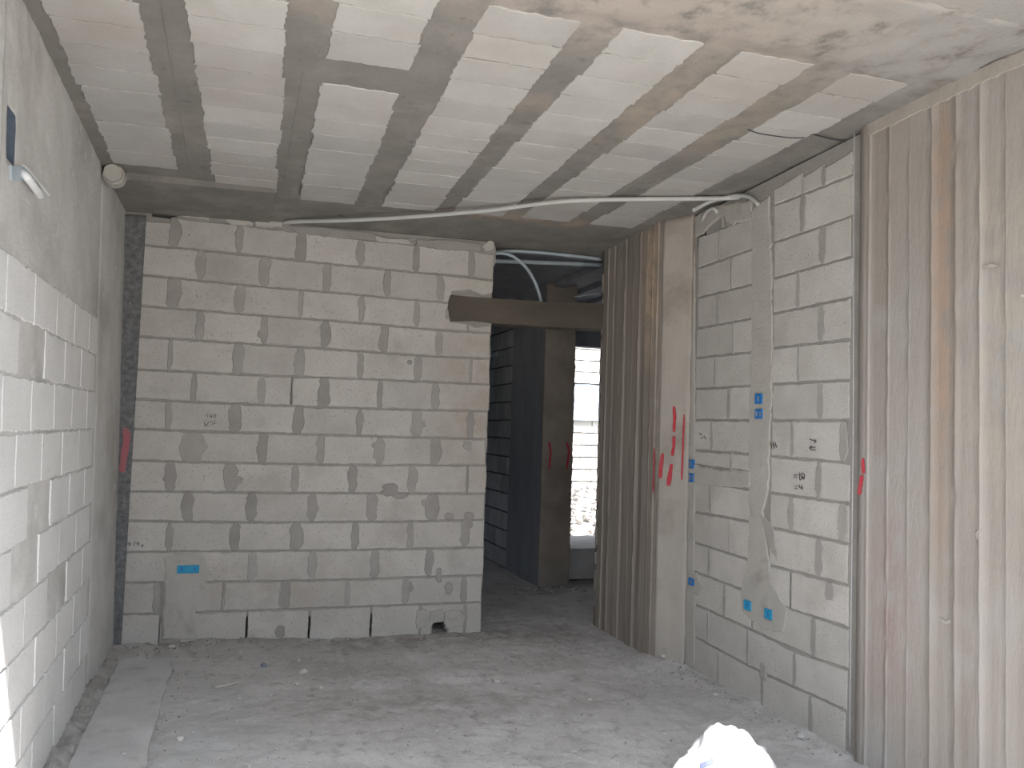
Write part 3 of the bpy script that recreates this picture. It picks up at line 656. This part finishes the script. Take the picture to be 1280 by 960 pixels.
ebox(PR, r_uv(866.5, 597), .062, .056, BLUED, 'deep blue electrical box beside the concrete end face, lower of the pair', 2)
ebox(PR, r_uv(866.5, 727), .06, .045, BLUED, 'single dark blue box low on the right wall beside the concrete end face', 1)
ebox(PR, r_uv(937, 756.5), .06, .055, BLUE, 'teal blue box low under the mortar chase, farther of two', 1)
ebox(PR, r_uv(963, 767.5), .06, .055, BLUE, 'teal blue box low under the mortar chase, nearer of two', 1)

# ---- sprayed and written marks (parts of their walls)
def stroke(pl, fn, pts, wd, m, parent, name, h=.012, px=True):
    P = [fn(*q) for q in pts]; L = []; Rr = []; n = len(P)
    Q = []
    for i in range(n-1):
        for k in range(4): t = k/4; Q.append((P[i][0]+(P[i+1][0]-P[i][0])*t, P[i][1]+(P[i+1][1]-P[i][1])*t))
    Q.append(P[-1]); n = len(Q)
    for i, q in enumerate(Q):
        a, b = Q[max(i-1, 0)], Q[min(i+1, n-1)]; tx, ty = b[0]-a[0], b[1]-a[1]; l = math.hypot(tx, ty) or 1
        k = wd/2*(1+.35*noise.noise(V((q[0]*25, q[1]*25, 2))))*(.55 if i in (0, n-1) else 1)
        L.append((q[0]-ty/l*k, q[1]+tx/l*k)); Rr.append((q[0]+ty/l*k, q[1]-tx/l*k))
    bm = bmesh.new(); extrude_poly(bm, pl, L+Rr[::-1], h-.003, h); return link(name, bm, m, parent)
def p_uv(x, y): p = onX(x, y, XP); return (-p.y, p.z)
PPs = Plane((XP, 0, 0), (0, -1, 0), (0, 0, 1))
def e_uv(x, y):
    d = ray(x, y); t = (PE.O-EYE).dot(PE.n)/d.dot(PE.n); p = EYE+d*t; return ((p-PE.O).dot(PE.u), p.z)
for pts, wd in (([(843,508),(844,522),(843,540)], .022), ([(843,545),(843,557),(841,570)], .022), ([(829,567),(827,582),(826,598)], .026), ([(840,580),(838,594),(836,607)], .028)):
    stroke(PE, e_uv, pts, wd, RED, wall_passage, 'paint_mark', .008)
stroke(PE, e_uv, [(856,518),(855,545),(854,570),(853,600)], .011, RED, wall_passage, 'paint_mark', .010)
stroke(PPs, p_uv, [(819.5,560),(819,590),(818,615)], .014, RED, wall_passage, 'paint_mark', .012)
def g_uv(x, y): p = onY(x, y, 7.4); return (p.x, p.z)
wp = bpy.data.objects['wall_pier']
stroke(PPe, g_uv, [(686,552),(688,566),(686,587)], .02, RED, wp, 'paint_mark', .01)
stroke(PPe, g_uv, [(708,552),(711,564),(708,587)], .02, RED, wp, 'paint_mark', .01)
stroke(PB2, f_uv, [(1080,573),(1080,582),(1081,592)], .018, RED, wall_front, 'paint_mark', .008)
stroke(PB2, f_uv, [(1079,594),(1077,606),(1075,618)], .022, RED, wall_front, 'paint_mark', .008)
stroke(PB, b_uv, [(157,535),(159,548),(157,560),(155,575),(153,590)], .04, PINK, wall_back, 'paint_mark', .024)
stroke(PB, b_uv, [(161,540),(160,552),(158,562)], .03, PINK, wall_back, 'paint_mark', .022)
def ink(pl, fn, parent, lines, wd=.0032):
    for pts in lines: stroke(pl, fn, pts, wd, PENCIL, parent, 'ink_mark', .0125)
# "140" with arrow and bars on the back wall, "-> 140" lower left
ink(PB, b_uv, wall_back, [[(259,517),(259.5,522)], [(262,518),(262,520.5),(265,520.5)], [(264.5,518),(264.5,523)], [(267,519),(269,518),(270,520),(268.5,522),(267,521),(267,519)],
    [(263,526),(259,530),(256,532)], [(255.5,527),(256,532),(261,532)], [(263,528),(270,526.5)], [(264,530.5),(270,529)]])
ink(PB, b_uv, wall_back, [[(153,679),(164,680)], [(160,677),(164,680),(160,683)], [(167,677),(168,683)], [(169.5,677),(171,680),(174,679)], [(172.5,676),(174,683)], [(177,681),(179,680.5),(179,683),(177,683),(177,681)]])
ink(PR, r_uv, wall_right, [[(1014,549),(1022,552)], [(1020,549.5),(1022.5,552),(1020,554)], [(1014,560),(1022,559)], [(1017,557),(1014,560),(1017,563)], [(1017,562),(1022,563)],
    [(994,594),(999,594)], [(994,597),(999,597)], [(1001,591),(1002,600)], [(1003,592),(1007,592)], [(1003,592),(1003.5,595),(1006.5,597),(1003,600)], [(1005,591),(1008,594),(1007,599),(1004,596)],
    [(995,608),(999,608)], [(995,611),(999,611)], [(1001,606),(1002,610),(1006,610)], [(1004,606),(1005,612)], [(876,541),(879,544)], [(878,549),(881,546)], [(882,545),(884,549)],
    [(965,553),(967,561)], [(968,552),(970,561)], [(966,556),(973,557)], [(971,553),(973,560)]])

# ---- white sack
sack_root = bpy.data.objects.new('sack', None); COL.objects.link(sack_root)
cS = onZ(910, 966, .06); sack_root.location = (cS.x, cS.y, 0)
tag(sack_root, 'crumpled bright white plastic sack lying on the floor by the right wall', 'sack')
bm = bmesh.new(); bmesh.ops.create_icosphere(bm, subdivisions=5, radius=1)
for v_ in bm.verts:
    p = v_.co.copy(); ridge = 1-abs(noise.noise(p*2.3+V((3, 1, 0))))*1.1
    s = .80+.22*ridge+.05*noise.noise(p*6)
    x, y, z = p.x*s, p.y*s, p.z*s
    zz = max(z, -.25)
    k = 1+.35*max(0, -x)*(1 if z < .3 else .0)
    v_.co = V((x*.185*k, y*.24, (zz+.25)*.20*(1.0-.62*max(0, -x)**.8)))
o = link('sack_body', bm, SACK, sack_root, True)
bm = bmesh.new()
# printed stripe following the front of the sack
src = o.data
from mathutils.bvhtree import BVHTree
bv = BVHTree.FromPolygons([v_.co for v_ in src.vertices], [p.vertices for p in src.polygons])
cols = []
for i in range(9):
    a = ray(875+2.1*i, 955-0.9*i); b_ = ray(876+2.1*i, 962-0.9*i)
    pr = []
    for d in (a, b_):
        loc, nn, _, _ = bv.ray_cast(EYE-V((cS.x, cS.y, 0)), d.normalized())
        pr.append(loc+nn*.003 if loc else None)
    cols.append(pr)
for c0, c1 in zip(cols, cols[1:]):
    if all(c0) and all(c1): quad(bm, c0[0], c1[0], c1[1], c0[1])
if len(bm.faces): link('printed_stripe', bm, SPRINT, sack_root)
else: bm.free()

# ---- stones on the floor
def stone_bm(r, seed, flat=.6):
    bm = bmesh.new(); bmesh.ops.create_icosphere(bm, subdivisions=2, radius=r)
    for v_ in bm.verts:
        v_.co *= 1+.45*noise.noise(v_.co/r*.9+V((seed, 0, 0)))+.12*noise.noise(v_.co/r*2.5+V((seed, 4, 0))); v_.co.z *= flat
    return bm
PALE = mat('pale_stone', (.54, .53, .51), (.46, .45, .43), 12, .4, 40)
def stone(px, py, r, label, m=PALE, group='loose stones on the floor'):
    p = onZ(px, py, .02); o = link('stone', stone_bm(r, px), m); o.location = (p.x, p.y, floor_h(p.x, p.y)+r*.35); o.rotation_euler.z = px
    tag(o, label, 'stone', group)
stone(380, 835, .024, 'pale round stone out on the floor below the middle of the back wall')
stone(374, 822, .016, 'small pale stone just behind the pale round stone near the back wall')
stone(401, 856, .015, 'small pale stone in front of the pale round stone')
stone(371, 851, .014, 'small pale stone left of the open floor centre')
stone(621, 846, .018, 'white stone on the worn floor edge in front of the passage')
stone(154, 941, .024, 'pale angular chip at the bottom left on the screed')
stone(169, 869, .022, 'grey chip on the screed edge near the left wall')
stone(300, 869, .012, 'tiny dark chip in front of the thin stick', RUBBLE)
stone(225, 920, .018, 'grey chip on the floor at lower left', RUBBLE)
stone(179, 924, .016, 'small pale chip beside the screed at lower left')
stone(830, 826, .022, 'pale stone at the foot of the concrete end face')
stone(868, 830, .016, 'small stone at the foot of the right block wall near the concrete end')
stone(737, 869, .012, 'tiny stone in the middle of the floor before the passage')
stone(895, 868, .016, 'small stone along the foot of the right wall', RUBBLE)
stone(1002, 921, .022, 'pale stone near the foot of the right wall at lower right')
stone(215, 812, .025, 'broken mortar lump against the back wall at left', RUBBLE)
stone(330, 829, .021, 'bluish lump on the floor in front of the back wall', BLUELUMP)
bm = bmesh.new(); tube(bm, [onZ(270, 859, .03), onZ(288, 855, .032), onZ(305, 851, .03)], .004, 6)
tag(link('stick', bm, STICK), 'thin pale stick lying on the floor at left', 'stick')
# grit: uncountable
bm = bmesh.new(); random.seed(8)
def grit(x, y, r, z=None):
    z = floor_h(x, y) if z is None else z
    m = Matrix.Translation((x, y, z+r*.2)) @ Matrix.Rotation(random.random()*6, 4, V((random.random(), random.random(), random.random()+.1))) @ Matrix.Diagonal((r, r*random.uniform(.5, 1), r*random.uniform(.4, .8), 1))
    bmesh.ops.create_icosphere(bm, subdivisions=1, radius=1, matrix=m)
for i in range(1800):
    x = random.uniform(-.5, 2.75); y = random.uniform(3.0, 5.78)
    if fbm(x*1.3, y*1.3, 11) < -.12 and random.random() < .7: continue
    if y > 4.6 and x > 2.6: continue
    grit(x, y, random.choice([.003, .004, .005, .007, .004]))
for i in range(260): grit(-.58+.35*abs(random.gauss(0, .5)), random.uniform(3, 5.8), random.uniform(.004, .011))
for i in range(240): x = random.uniform(-.6, 1.8); grit(x, YB-.02-abs(random.gauss(0, .1)), random.uniform(.004, .011))
for i in range(120): y = random.uniform(3.2, 4.9); grit(2.79-abs(random.gauss(0, .06)), y, random.uniform(.004, .010))
for i in range(80): grit(random.uniform(2.5, 3.2), 7.36-abs(random.gauss(0, .12)), random.uniform(.008, .02), 0)
o = link('grit', bm, mat('grit_mineral', (.40, .385, .36), (.30, .29, .27), 12, .4, 40, island=.4)); o['kind'] = 'stuff'; tag(o, 'fine grit and crumbs scattered over the dusty floor', 'grit')
